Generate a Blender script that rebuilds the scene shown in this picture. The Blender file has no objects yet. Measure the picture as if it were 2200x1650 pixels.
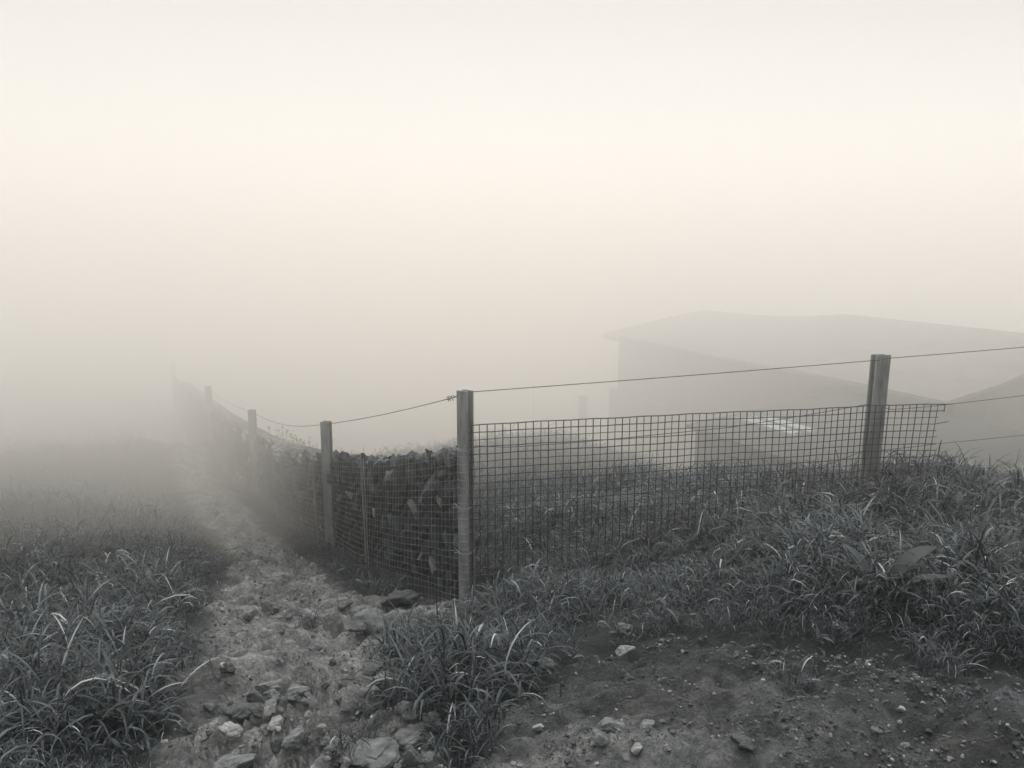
import bpy, bmesh, math, random
import numpy as np
from mathutils import Vector, Matrix

# ------------------------------------------------------------------ camera, light, exposure
S = bpy.context.scene
COL = S.collection
PITCH = math.radians(10.0)
FPX = 1650.0                       # focal length in pixels of the 2200 px wide photograph
EYE = 1.65
cam_d = bpy.data.cameras.new('camera')
cam_d.sensor_width = 36.0
cam_d.lens = 36.0 * FPX / 2200.0
cam_d.clip_start = 0.05
cam_d.clip_end = 600
cam = bpy.data.objects.new('camera', cam_d)
COL.objects.link(cam)
cam.location = (0, 0, EYE)
cam.rotation_euler = (math.radians(90) - PITCH, 0, 0)
S.camera = cam

SUN_EL, SUN_AZ = math.radians(66), math.radians(4)     # azimuth from +Y (ahead) towards +X
SUN_STRENGTH = 2.85
SKY_STRENGTH = 0.107
FOG_DENSITY = 0.022
BANK_DENSITY = 0.165
BANK_G = 0.1
BANK_TOP = 3.0
FOG_G = 0.9
FOG_COLOR = (1.0, 0.989, 0.97, 1)
w = bpy.data.worlds.new('World')
S.world = w
w.use_nodes = True
nt = w.node_tree
bg = nt.nodes['Background']
sky = nt.nodes.new('ShaderNodeTexSky')
sky.sky_type = 'NISHITA'
sky.sun_disc = False
sky.sun_elevation = SUN_EL
sky.sun_rotation = SUN_AZ
sky.air_density = 1.0
sky.dust_density = 6.0
hs = nt.nodes.new('ShaderNodeHueSaturation')
hs.inputs['Saturation'].default_value = 0.0
tint = nt.nodes.new('ShaderNodeMix')
tint.data_type = 'RGBA'
tint.blend_type = 'MULTIPLY'
tint.inputs[0].default_value = 1.0
tint.inputs[7].default_value = (1.0, 0.974, 0.93, 1)
nt.links.new(sky.outputs[0], hs.inputs['Color'])
nt.links.new(hs.outputs[0], tint.inputs[6])
nt.links.new(tint.outputs[2], bg.inputs[0])
bg.inputs[1].default_value = SKY_STRENGTH

sun_d = bpy.data.lights.new('sun', 'SUN')
sun_d.energy = SUN_STRENGTH
sun_d.angle = math.radians(150)
sun_d.color = (1.0, 0.976, 0.935)
sun = bpy.data.objects.new('sun', sun_d)
COL.objects.link(sun)
sd = Vector((math.cos(SUN_EL) * math.sin(SUN_AZ), math.cos(SUN_EL) * math.cos(SUN_AZ), math.sin(SUN_EL)))
sun.rotation_euler = sd.to_track_quat('Z', 'Y').to_euler()
sun.location = (0, 0, 30)

S.view_settings.view_transform = 'Standard'
S.view_settings.look = 'None'
S.view_settings.gamma = 1.0
S.view_settings.use_curve_mapping = False
S.view_settings.exposure = 0.0
S.cycles.volume_bounces = 16
S.cycles.max_bounces = 20
S.cycles.diffuse_bounces = 3
S.cycles.use_denoising = True
S.cycles.use_adaptive_sampling = False
S.cycles.sample_clamp_indirect = 6.0
try:
    S.cycles.denoiser = 'OPENIMAGEDENOISE'
except Exception:
    pass

rng = np.random.default_rng(11)
random.seed(5)

# ------------------------------------------------------------------ numpy noise
def _hash(ix, iy, seed):
    n = (ix.astype(np.int64) * 374761393 + iy.astype(np.int64) * 668265263 + seed * 974634777) & 0x7fffffff
    n = ((n ^ (n >> 13)) * 1274126177) & 0x7fffffff
    return ((n ^ (n >> 16)) & 0xffff) / 65535.0

def vnoise(x, y, seed=0):
    ix, iy = np.floor(x), np.floor(y)
    fx, fy = x - ix, y - iy
    fx = fx * fx * fx * (fx * (fx * 6 - 15) + 10)
    fy = fy * fy * fy * (fy * (fy * 6 - 15) + 10)
    a = _hash(ix, iy, seed); b = _hash(ix + 1, iy, seed)
    c = _hash(ix, iy + 1, seed); d = _hash(ix + 1, iy + 1, seed)
    return (a + (b - a) * fx) * (1 - fy) + (c + (d - c) * fx) * fy

def fbm(x, y, octaves=4, seed=0):
    s = np.zeros_like(x, dtype=float); a = 0.5
    for o in range(octaves):
        s += a * (vnoise(x, y, seed + o * 17) - 0.5)
        x = x * 2.03 + 13.7; y = y * 2.03 - 7.1; a *= 0.5
    return s * 2.0                                    # about -1..1

def sstep(a, b, x):
    t = np.clip((x - a) / (b - a), 0, 1)
    return t * t * (3 - 2 * t)

# ------------------------------------------------------------------ terrain
CTRL = np.array([                                     # x, y, height relative to the eye
    (0, 0, -1.62), (1.5, 0.3, -1.55), (-1.5, 0.3, -1.75), (0, -4, -1.5), (5, -3, -1.3), (-6, -3, -1.8),
    (0, 2.1, -1.57), (1.5, 2.0, -1.5), (1.74, 2.64, -1.56), (0.79, 3.03, -1.66), (0.41, 3.14, -1.75),
    (-0.1, 3.0, -1.78), (0.2, 4.0, -2.0), (1.2, 4.0, -1.86), (2.3, 4.0, -1.75), (3.5, 3.8, -1.7),
    (-0.3, 4.92, -2.46), (0.8, 5.2, -2.28), (1.8, 5.4, -2.2), (2.7, 5.6, -2.08), (3.8, 5.8, -2.02),
    (0.3, 6.6, -2.5), (1.6, 6.8, -2.45), (3.0, 6.9, -2.42), (4.3, 6.8, -2.5),
    (0.55, 9.0, -2.75), (2.6, 10, -3.3), (0.4, 11.5, -3.0), (0.9, 14.5, -4.9), (2, 16, -7), (0, 18, -8.5), (2, 22, -12),
    (-0.64, 2.38, -1.76), (-1.19, 3.25, -2.03), (-0.51, 3.1, -1.93), (-0.8, 3.2, -2.0), (-1.79, 5.1, -2.5),
    (-1.0, 4.9, -2.5), (-1.3, 4.3, -2.33), (-2.25, 6.6, -2.83), (-3.15, 8.1, -3.15), (-3.9, 9.6, -3.35), (-4.95, 11.6, -3.55),
    (-7.2, 15.5, -3.95), (-9.6, 19.5, -4.35),
    (-1.6, 7.0, -2.86), (-3.2, 9.9, -3.22), (-5.1, 13.2, -3.4), (-8.6, 19.7, -4.35), (-1.0, 6.1, -2.66),
    (-3.15, 6.15, -2.68), (-4.85, 7.65, -2.72), (-6.6, 10.6, -3.06), (-12.1, 19.6, -4.25), (-15, 24, -4.6), (-4.2, 5.2, -2.5), (-1.95, 2.94, -2.0), (-1.55, 3.3, -2.03),
    (-2.4, 4.2, -2.28), (-3.2, 3.2, -2.1), (-6.7, 13, -3.42), (-8.4, 12.9, -3.4), (-9.1, 14.8, -3.72), (-10.6, 17, -3.9), (-7, 6, -2.6),
    (-20, 32, -5.8), (-10, 29, -7.5), (-3.6, 30, -17), (-34, 26, -8), (-12, 10, -3.5), (-24, 13, -5.0),
    (0.2, 8.0, -2.62), (-1.5, 10, -3.05), (-2.3, 13, -3.9), (-4.5, 18, -7), (4, 18, -8), (8, 16, -6),
    (4.35, 7.6, -2.8), (5.2, 7.8, -3.0), (6.5, 8.5, -3.2), (9, 8, -3), (5.2, 6.0, -2.1), (7, 5, -1.8), (6, 3, -1.4),
    (12, 12, -2.2), (25, 20, -8), (20, 35, -22), (-20, 45, -18), (0, 50, -28), (60, 0, -2), (-60, 0, -4), (-60, 60, -16),
    (60, 60, -26), (0, 80, -30), (0, -60, -1), (30, -30, 0), (-30, -30, -2), (80, -80, 0), (-80, -80, -2), (-80, 80, -20), (80, 80, -34),
], float)

def _tps(r2):
    return np.where(r2 > 1e-12, r2 * np.log(np.maximum(r2, 1e-12)) * 0.5, 0.0)

_P = CTRL[:, :2]; _n = len(_P)
_K = _tps(((_P[:, None, :] - _P[None, :, :]) ** 2).sum(-1)) + np.eye(_n) * 0.02
_A = np.zeros((_n + 3, _n + 3)); _A[:_n, :_n] = _K
_A[:_n, _n] = 1; _A[:_n, _n + 1:] = _P; _A[_n, :_n] = 1; _A[_n + 1:, :_n] = _P.T
_W = np.linalg.solve(_A, np.concatenate([CTRL[:, 2], np.zeros(3)]))

def base_h(x, y):
    x = np.asarray(x, float); y = np.asarray(y, float)
    sh = x.shape; X = x.ravel(); Y = y.ravel(); out = np.empty(X.shape)
    for i in range(0, len(X), 20000):
        xs, ys = X[i:i + 20000], Y[i:i + 20000]
        r2 = (xs[:, None] - _P[None, :, 0]) ** 2 + (ys[:, None] - _P[None, :, 1]) ** 2
        out[i:i + 20000] = _tps(r2) @ _W[:_n] + _W[_n] + _W[_n + 1] * xs + _W[_n + 2] * ys
    return out.reshape(sh) + EYE

PATH = np.array([(-0.55, 0.6, .55), (-0.62, 1.6, .52), (-0.72, 2.4, .50), (-0.92, 3.3, .50), (-1.25, 4.3, .58), (-1.68, 5.3, .42), (-2.2, 6.5, .29),
                 (-3.05, 8.1, .26), (-4.0, 9.8, .27), (-4.95, 11.6, .27), (-7.2, 15.5, .28), (-9.6, 19.5, .28), (-12, 24, .28)])

def path_d(x, y):
    """signed distance from the trail's edge, negative on the trail"""
    best = np.full(np.shape(x), 1e9)
    for (ax, ay, aw), (bx, by, bw) in zip(PATH[:-1], PATH[1:]):
        dx, dy = bx - ax, by - ay
        t = np.clip(((x - ax) * dx + (y - ay) * dy) / (dx * dx + dy * dy), 0, 1)
        d = np.hypot(x - ax - t * dx, y - ay - t * dy) - (aw + (bw - aw) * t)
        best = np.minimum(best, d)
    # the rock slope between the trail and the corner post
    d = np.hypot((x + 0.95) / 0.62, (y - 4.45) / 0.75) - 1.0
    best = np.minimum(best, d * 0.62)
    return best

# bare earth in front: its upper edge runs along this line (x -> y of the grass edge)
DX = np.array([-3, -0.3, -0.15, -0.02, 0.15, 0.36, 0.62, 0.85, 1.05, 1.3, 1.6, 1.95, 2.6, 5.0])
DY = np.array([0.2, 2.05, 2.35, 2.62, 2.85, 3.05, 3.12, 3.02, 2.9, 2.84, 2.74, 2.62, 2.4, 1.6])

def dirt_d(x, y):
    return y - np.interp(x, DX, DY) + 0.10 * fbm(x * 3.1, y * 3.1, 3, 91)

def masks(x, y):
    n = fbm(x * 4.0, y * 4.0, 4, 3)
    p = 1 - sstep(-0.10, 0.12, path_d(x, y) + n * 0.14)
    d = (1 - sstep(-0.06, 0.08, dirt_d(x, y))) * (1 - p)
    return p, d

def height(x, y):
    x = np.asarray(x, float); y = np.asarray(y, float)
    z = base_h(x, y)
    p, d = masks(x, y)
    near = 1 - sstep(9, 20, np.hypot(x, y))
    z = z + 0.05 * fbm(x * 0.9, y * 0.9, 3, 21) * sstep(1.0, 3.0, np.hypot(x, y)) + 0.030 * fbm(x * 3, y * 3, 4, 22) * near
    # layered rock of the trail: ledges that run diagonally over it
    q = (x - y) * 0.707 + 0.22 * fbm(x * 1.7, y * 1.7, 3, 31)
    r = (x + y) * 0.707
    k = q * 4.2 + 0.9 * fbm(q * 2.0, r * 0.8, 3, 33)
    f = k - np.floor(k)
    led = (np.floor(k) + sstep(0.0, 0.30, f)) - k
    led2 = k * 2.7 + 1.4 * fbm(q * 6, r * 1.6, 3, 36)
    f2 = led2 - np.floor(led2)
    led2 = (np.floor(led2) + sstep(0, 0.35, f2)) - led2
    rough = fbm(q * 9, r * 4.5, 4, 35)
    amp = 0.4 + 0.6 * sstep(-0.2, 0.35, fbm(x * 1.1, y * 1.1, 2, 37))
    z = z + p * near * (0.23 * led * amp + 0.09 * led2 + 0.07 * rough + 0.014 * fbm(x * 28, y * 28, 3, 38))
    z = z - 0.05 * p
    # earth: clods and little washed-out runs
    z = z + d * (0.075 * fbm(x * 3.6, y * 3.6, 4, 41) + 0.06 * fbm(q * 11, r * 4.5, 4, 42) + 0.03 * fbm(x * 26, y * 26, 3, 43) + 0.05 * led * sstep(0.0, 0.4, fbm(x * 1.9, y * 1.9, 2, 44)))
    # the grass stands on a low step above the bare earth
    z = z + 0.05 * sstep(-0.02, 0.16, dirt_d(x, y)) * (1 - p) * near
    return z

def h1(x, y):
    return float(height(np.array([x]), np.array([y]))[0])

def ray(px, py):
    u = (px - 1100) / FPX; v = (825 - py) / FPX
    return np.array([u, v * math.sin(PITCH) + math.cos(PITCH), v * math.cos(PITCH) - math.sin(PITCH)])

def at(px, py, t):
    return Vector(ray(px, py) * t) + Vector((0, 0, EYE))

def on_ground(px, py):
    r = ray(px, py)
    ts = np.linspace(1.5, 30, 1500)
    z = height(r[0] * ts, r[1] * ts)
    below = np.nonzero(EYE + r[2] * ts < z)[0]
    t = ts[below[0]] if len(below) else 20.0
    return Vector((r[0] * t, r[1] * t, h1(r[0] * t, r[1] * t)))

# ------------------------------------------------------------------ materials
def nodes_of(name):
    m = bpy.data.materials.new(name)
    m.use_nodes = True
    t = m.node_tree
    return m, t, t.nodes['Principled BSDF'], t.nodes['Material Output']

def noise(t, scale, detail=6, rough=0.6, vec=None):
    n = t.nodes.new('ShaderNodeTexNoise')
    n.inputs['Scale'].default_value = scale
    n.inputs['Detail'].default_value = detail
    n.inputs['Roughness'].default_value = rough
    if vec is not None:
        t.links.new(vec, n.inputs['Vector'])
    return n

def ramp(t, src, stops):
    r = t.nodes.new('ShaderNodeValToRGB')
    el = r.color_ramp.elements
    while len(el) < len(stops):
        el.new(0.5)
    for e, (p, c) in zip(el, stops):
        e.position = p
        e.color = (*c, 1) if len(c) == 3 else c
    t.links.new(src, r.inputs[0])
    return r

def coord(t, which='Object', scale=None):
    tc = t.nodes.new('ShaderNodeTexCoord')
    if scale is None:
        return tc.outputs[which]
    mp = t.nodes.new('ShaderNodeMapping')
    mp.inputs['Scale'].default_value = scale
    t.links.new(tc.outputs[which], mp.inputs['Vector'])
    return mp.outputs[0]

def mixc(t, fac, a, b, mode='MIX'):
    m = t.nodes.new('ShaderNodeMix')
    m.data_type = 'RGBA'; m.blend_type = mode
    for s, v in ((0, fac), (6, a), (7, b)):
        if hasattr(v, 'links'):
            t.links.new(v, m.inputs[s])
        elif s == 0:
            m.inputs[0].default_value = v
        else:
            m.inputs[s].default_value = (*v, 1)
    return m.outputs[2]

def bump(t, bsdf, src, dist, strength=1.0):
    b = t.nodes.new('ShaderNodeBump')
    b.inputs['Distance'].default_value = dist
    b.inputs['Strength'].default_value = strength
    t.links.new(src, b.inputs['Height'])
    t.links.new(b.outputs[0], bsdf.inputs['Normal'])
    return b

def g(v, cool=1.0):                                   # slightly cool grey, as the whole place reads
    return (v * (1 - 0.23 * cool), v * (1 + 0.03 * cool), v * (1 + 0.2 * cool))

def simple(name, lo, hi, scale=20, rough=0.8, bd=0.002, bscale=60, stretch=None, cool=0.5, metal=0.0):
    m, t, b, o = nodes_of(name)
    vec = coord(t, 'Object', stretch)
    n = noise(t, scale, 7, 0.65, vec)
    r = ramp(t, n.outputs[0], [(0.3, g(lo, cool)), (0.7, g(hi, cool))])
    t.links.new(r.outputs[0], b.inputs['Base Color'])
    b.inputs['Roughness'].default_value = rough
    b.inputs['Metallic'].default_value = metal
    n2 = noise(t, bscale, 6, 0.7, vec)
    bump(t, b, n2.outputs[0], bd)
    return m

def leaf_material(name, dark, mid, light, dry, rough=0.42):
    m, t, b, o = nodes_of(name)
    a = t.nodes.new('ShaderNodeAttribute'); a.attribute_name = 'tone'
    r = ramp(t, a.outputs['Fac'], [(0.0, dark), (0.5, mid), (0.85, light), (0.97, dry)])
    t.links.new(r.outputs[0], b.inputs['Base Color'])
    b.inputs['Roughness'].default_value = rough
    b.inputs['Specular IOR Level'].default_value = 0.5
    tr = t.nodes.new('ShaderNodeBsdfTranslucent')
    t.links.new(r.outputs[0], tr.inputs['Color'])
    mx = t.nodes.new('ShaderNodeMixShader'); mx.inputs[0].default_value = 0.22
    t.links.new(b.outputs[0], mx.inputs[1]); t.links.new(tr.outputs[0], mx.inputs[2])
    t.links.new(mx.outputs[0], o.inputs['Surface'])
    return m

def rock_material(name, stops, bd=0.006):
    """stones: the 'tone' attribute (one value per stone) picks the stone's own colour, noise mottles it"""
    m, t, b, o = nodes_of(name)
    a = t.nodes.new('ShaderNodeAttribute'); a.attribute_name = 'tone'
    r = ramp(t, a.outputs['Fac'], stops)
    geo = t.nodes.new('ShaderNodeNewGeometry')
    n = noise(t, 26, 8, 0.7, geo.outputs['Position'])
    mul = ramp(t, n.outputs[0], [(0.28, (0.3, 0.31, 0.33)), (0.5, (0.85, 0.85, 0.85)), (0.72, (1.4, 1.4, 1.38))])
    t.links.new(mixc(t, 1.0, r.outputs[0], mul.outputs[0], 'MULTIPLY'), b.inputs['Base Color'])
    b.inputs['Roughness'].default_value = 0.85
    n2 = noise(t, 70, 7, 0.7, geo.outputs['Position'])
    bump(t, b, n2.outputs[0], bd)
    return m

M = {}
M['steel'] = simple('galvanised_post', 0.12, 0.42, 18, 0.65, 0.002, 90, (1, 1, 0.2), 0.25, 0.15)
M['wire'] = simple('dark_wire', 0.03, 0.055, 30, 0.55, 0.0004, 200, None, 0.6, 0.2)
M['pale_wire'] = simple('bright_wire', 0.25, 0.42, 30, 0.45, 0.0004, 200, None, 0.4, 0.3)
M['rust'] = simple('weathered_rod', 0.18, 0.34, 30, 0.6, 0.0008, 120, None, 0.3, 0.2)
M['core'] = simple('wall_core', 0.02, 0.04, 20, 0.9, 0.004)
M['hutwall'] = simple('hut_masonry', 0.12, 0.2, 5, 0.9, 0.02, 9, None, 0.15)
M['roof'] = simple('hut_roof', 0.2, 0.32, 3, 0.8, 0.01, 12, None, 0.0)
M['fascia'] = simple('roof_edge', 0.12, 0.2, 6, 0.8, 0.004)
M['annexroof'] = simple('annex_roof', 0.05, 0.08, 3, 0.8, 0.01, 12)
M['sheet'] = simple('pale_sheet', 0.5, 0.62, 8, 0.35, 0.001)
M['twig'] = simple('dry_twig', 0.03, 0.07, 30, 0.8, 0.001)
M['grass'] = leaf_material('grass_leaf', g(0.012), g(0.045), g(0.16), g(0.45, 0.2), 0.5)
M['fargrass'] = leaf_material('hill_grass_leaf', g(0.024), g(0.05), g(0.09), g(0.2, 0.2), 0.6)
M['broad'] = leaf_material('broad_leaf', g(0.02), g(0.035), g(0.06), g(0.08), 0.5)
M['stone'] = rock_material('wall_stone', [(0.0, g(0.02)), (0.4, g(0.055)), (0.75, g(0.16)), (1.0, g(0.55, 0.1))])
M['loose'] = rock_material('loose_stone', [(0.0, g(0.05, .6)), (0.3, g(0.10, .4)), (0.6, g(0.19, .25)), (0.85, g(0.31, 0.1)), (1.0, g(0.48, 0.05))], 0.006)

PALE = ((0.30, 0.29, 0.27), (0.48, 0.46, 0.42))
def ground_material():
    m, t, b, o = nodes_of('hillside_ground')
    vec = coord(t)
    a = t.nodes.new('ShaderNodeAttribute'); a.attribute_name = 'surf'
    sep = t.nodes.new('ShaderNodeSeparateColor')
    t.links.new(a.outputs['Color'], sep.inputs[0])
    rot = t.nodes.new('ShaderNodeMapping')
    rot.inputs['Rotation'].default_value = (0, 0, math.radians(-45))
    rot.inputs['Scale'].default_value = (1, 2.6, 2.0)
    t.links.new(vec, rot.inputs['Vector'])
    nr = noise(t, 4.5, 9, 0.68, rot.outputs[0])
    rock = ramp(t, nr.outputs[0], [(0.30, g(0.055)), (0.40, g(0.21, 0.3)), (0.52, g(0.35, 0.15)), (0.68, g(0.57, 0.0))])
    nf = noise(t, 60, 6, 0.75, vec)
    rockf = ramp(t, nf.outputs[0], [(0.3, (0.4,) * 3), (0.5, (0.95,) * 3), (0.7, (1.7,) * 3)])
    rockc = mixc(t, 1.0, rock.outputs[0], rockf.outputs[0], 'MULTIPLY')
    nd = noise(t, 3.2, 9, 0.7, vec)
    dirt = ramp(t, nd.outputs[0], [(0.32, g(0.010, 1.1)), (0.44, g(0.024, 1.0)), (0.56, g(0.06, 0.8)), (0.68, g(0.16, 0.5))])
    nfd = noise(t, 120, 5, 0.8, vec)
    dfine = ramp(t, nfd.outputs[0], [(0.32, (0.3,) * 3), (0.5, (0.85,) * 3), (0.62, (1.8,) * 3), (0.72, (4.2,) * 3)])
    dirtc = mixc(t, 1.0, dirt.outputs[0], dfine.outputs[0], 'MULTIPLY')
    ns = noise(t, 9, 8, 0.7, vec)
    soil = ramp(t, ns.outputs[0], [(0.3, g(0.016)), (0.7, g(0.045))])
    c1 = mixc(t, sep.outputs[1], soil.outputs[0], dirtc)
    pale = ramp(t, ns.outputs[0], [(0.3, PALE[0]), (0.7, PALE[1])])          # far ground coloured paler with distance to bounce light into the fog
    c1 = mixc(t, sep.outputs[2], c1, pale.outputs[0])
    c2 = mixc(t, sep.outputs[0], c1, rockc)
    t.links.new(c2, b.inputs['Base Color'])
    b.inputs['Roughness'].default_value = 0.9
    add = t.nodes.new('ShaderNodeMath'); add.operation = 'ADD'
    mu = t.nodes.new('ShaderNodeMath'); mu.operation = 'MULTIPLY'; mu.inputs[1].default_value = 0.25
    t.links.new(nfd.outputs[0], mu.inputs[0])
    nb = noise(t, 22, 9, 0.75, rot.outputs[0])
    t.links.new(nb.outputs[0], add.inputs[0]); t.links.new(mu.outputs[0], add.inputs[1])
    bump(t, b, add.outputs[0], 0.05)
    return m
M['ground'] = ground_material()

# ------------------------------------------------------------------ object helpers
def tag(o, label=None, cat=None, group=None, kind=None):
    for k, v in (('label', label), ('category', cat), ('group', group), ('kind', kind)):
        if v:
            o[k] = v
    return o

def empty(name, loc, label, cat, group=None):
    o = bpy.data.objects.new(name, None)
    o.empty_display_size = 0.1
    o.location = loc
    COL.objects.link(o)
    return tag(o, label, cat, group)

def np_mesh(name, V, quads=None, tris=None, tone=None, smooth=False, attr='tone', rgb=None):
    me = bpy.data.meshes.new(name)
    V = np.ascontiguousarray(V, np.float32)
    parts = []
    sizes = []
    if quads is not None and len(quads):
        parts.append(np.asarray(quads, np.int32).ravel()); sizes.append(np.full(len(quads), 4, np.int32))
    if tris is not None and len(tris):
        parts.append(np.asarray(tris, np.int32).ravel()); sizes.append(np.full(len(tris), 3, np.int32))
    L = np.concatenate(parts); Z = np.concatenate(sizes)
    st = np.concatenate([[0], np.cumsum(Z)[:-1]]).astype(np.int32)
    me.vertices.add(len(V)); me.vertices.foreach_set('co', V.ravel())
    me.loops.add(len(L)); me.loops.foreach_set('vertex_index', L)
    me.polygons.add(len(Z)); me.polygons.foreach_set('loop_start', st)
    me.polygons.foreach_set('use_smooth', np.full(len(Z), smooth))
    if tone is not None:
        at_ = me.attributes.new(attr, 'FLOAT', 'POINT')
        at_.data.foreach_set('value', np.ascontiguousarray(tone, np.float32))
    if rgb is not None:
        at_ = me.attributes.new('surf', 'FLOAT_COLOR', 'POINT')
        at_.data.foreach_set('color', np.ascontiguousarray(rgb, np.float32).ravel())
    me.update(calc_edges=True)
    me.validate(clean_customdata=False)
    return me

def link(name, me, mat, parent=None):
    if mat is not None and not me.materials:
        me.materials.append(mat)
    o = bpy.data.objects.new(name, me)
    COL.objects.link(o)
    if parent is not None:
        o.parent = parent
        o.matrix_parent_inverse = Matrix.Translation(-parent.location) if parent.type == 'EMPTY' else Matrix()
    return o

class MB:
    """collects boxes, prisms and tubes in world coordinates, then links them as one mesh"""
    def __init__(self):
        self.v = []; self.f = []
    def add(self, vs, fs):
        n = len(self.v)
        self.v += [tuple(p) for p in vs]
        self.f += [tuple(i + n for i in f) for f in fs]
    def tube(self, pts, r, sides=6, cap=True):
        pts = [Vector(p) for p in pts]
        rs = r if isinstance(r, (list, tuple)) else [r] * len(pts)
        ring = []
        up = Vector((0.123, 0.456, 0.88)).normalized()
        for i, p in enumerate(pts):
            d = (pts[min(i + 1, len(pts) - 1)] - pts[max(i - 1, 0)]).normalized()
            a = d.cross(up)
            if a.length < 1e-3:
                a = d.cross(Vector((1, 0, 0)))
            a.normalize(); b = d.cross(a)
            ring.append([p + (a * math.cos(2 * math.pi * k / sides) + b * math.sin(2 * math.pi * k / sides)) * rs[i] for k in range(sides)])
        vs = [q for rr in ring for q in rr]
        fs = [(i * sides + k, i * sides + (k + 1) % sides, (i + 1) * sides + (k + 1) % sides, (i + 1) * sides + k)
              for i in range(len(pts) - 1) for k in range(sides)]
        if cap:
            fs += [tuple(range(sides))[::-1], tuple((len(pts) - 1) * sides + k for k in range(sides))]
        self.add(vs, fs)
    def prism(self, poly, z0, z1):
        """poly: list of (x, y) counterclockwise; z0, z1: number or list"""
        n = len(poly)
        a = z0 if isinstance(z0, (list, tuple)) else [z0] * n
        b = z1 if isinstance(z1, (list, tuple)) else [z1] * n
        vs = [(x, y, a[i]) for i, (x, y) in enumerate(poly)] + [(x, y, b[i]) for i, (x, y) in enumerate(poly)]
        fs = [tuple(range(n))[::-1], tuple(range(n, 2 * n))] + [(i, (i + 1) % n, n + (i + 1) % n, n + i) for i in range(n)]
        self.add(vs, fs)
    def build(self, name, mat, parent=None, smooth=False, bevel=0):
        me = bpy.data.meshes.new(name)
        me.from_pydata(self.v, [], self.f)
        if bevel:
            bm = bmesh.new(); bm.from_mesh(me)
            es = [e for e in bm.edges if len(e.link_faces) == 2 and e.calc_face_angle(0) > 0.7]
            bmesh.ops.bevel(bm, geom=es, offset=bevel, segments=2, affect='EDGES', clamp_overlap=True)
            bm.to_mesh(me); bm.free()
        for p in me.polygons:
            p.use_smooth = smooth
        me.update()
        return link(name, me, mat, parent)

# ------------------------------------------------------------------ ground, trail, far hill
def build_ground():
    n = 880
    sx = np.linspace(-3.95, 3.95, n); sy = np.linspace(-3.9, 3.9, n)
    xs = 3.0 * np.sinh(sx) * 0.55 - 0.2
    ys = 3.0 * np.sinh(sy) * 0.55 + 3.4
    X, Y = np.meshgrid(xs, ys)
    Z = height(X, Y)
    p, d = masks(X, Y)
    V = np.stack([X.ravel(), Y.ravel(), Z.ravel()], 1)
    i = np.arange(n - 1)
    I, J = np.meshgrid(i, i)
    a = (J * n + I).ravel()
    Q = np.stack([a, a + 1, a + n + 1, a + n], 1)
    stony = d * np.exp(-((X - 0.2) / 0.95) ** 2 - ((Y - 1.85) / 0.6) ** 2) * np.clip(1.0 + 1.6 * fbm(X * 5, Y * 5, 4, 97), 0, 1)
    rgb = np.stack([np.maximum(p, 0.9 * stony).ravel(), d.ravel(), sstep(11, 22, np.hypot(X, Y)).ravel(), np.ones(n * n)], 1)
    fp = p.ravel()[Q].mean(1) > 0.5
    cy = V[Q, 1].mean(1); cx = V[Q, 0].mean(1)
    hill = (cy > 17) & ~fp
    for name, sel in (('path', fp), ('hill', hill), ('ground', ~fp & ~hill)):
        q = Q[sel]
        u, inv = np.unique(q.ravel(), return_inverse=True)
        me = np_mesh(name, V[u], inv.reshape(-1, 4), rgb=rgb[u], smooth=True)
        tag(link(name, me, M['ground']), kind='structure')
build_ground()

# ------------------------------------------------------------------ fog
def build_haze():
    b = MB()
    b.prism([(-95, -95), (95, -95), (95, 95), (-95, 95)], -44.0, EYE + 3.2)
    m = bpy.data.materials.new('fog_air')
    m.use_nodes = True
    t = m.node_tree
    t.nodes.remove(t.nodes['Principled BSDF'])
    v = t.nodes.new('ShaderNodeVolumePrincipled')
    v.inputs['Density'].default_value = FOG_DENSITY
    v.inputs['Anisotropy'].default_value = FOG_G
    v.inputs['Color'].default_value = FOG_COLOR
    t.links.new(v.outputs[0], t.nodes['Material Output'].inputs['Volume'])
    o = b.build('haze', m)
    tag(o, 'pale dense fog drifting over the whole hillside', kind='stuff')
build_haze()

def build_fog_bank():
    """the thick drift that lies over the far end of the trail, the valley and the hut; its near side is a ragged curve"""
    px = np.array([-70, -30, -12, -6.5, -4.2, -2.6, -1.0, 1.0, 3.0, 6.0, 12, 30, 70.0])
    py = np.array([-4, 0.0, 2.6, 4.0, 5.0, 6.2, 7.3, 7.6, 7.4, 7.2, 7.0, 6, 3.0])
    xs = np.concatenate([np.linspace(-70, -13, 12), np.linspace(-12, 12, 97), np.linspace(13, 70, 12)])
    ys = np.interp(xs, px, py)
    k = np.ones(9) / 9
    ys = np.convolve(np.pad(ys, 4, 'edge'), k, 'valid')
    poly = list(zip(xs, ys)) + [(70, 90), (-70, 90)]
    b = MB()
    b.prism(poly, -42.0, EYE + BANK_TOP)
    m = bpy.data.materials.new('fog_drift')
    m.use_nodes = True
    t = m.node_tree
    t.nodes.remove(t.nodes['Principled BSDF'])
    v = t.nodes.new('ShaderNodeVolumePrincipled')
    v.inputs['Density'].default_value = BANK_DENSITY
    v.inputs['Anisotropy'].default_value = BANK_G
    v.inputs['Color'].default_value = FOG_COLOR
    t.links.new(v.outputs[0], t.nodes['Material Output'].inputs['Volume'])
    tag(b.build('fog_bank', m), 'thick pale bank of fog swallowing the far trail and the hut', 'fog', kind='stuff')
build_fog_bank()

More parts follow.
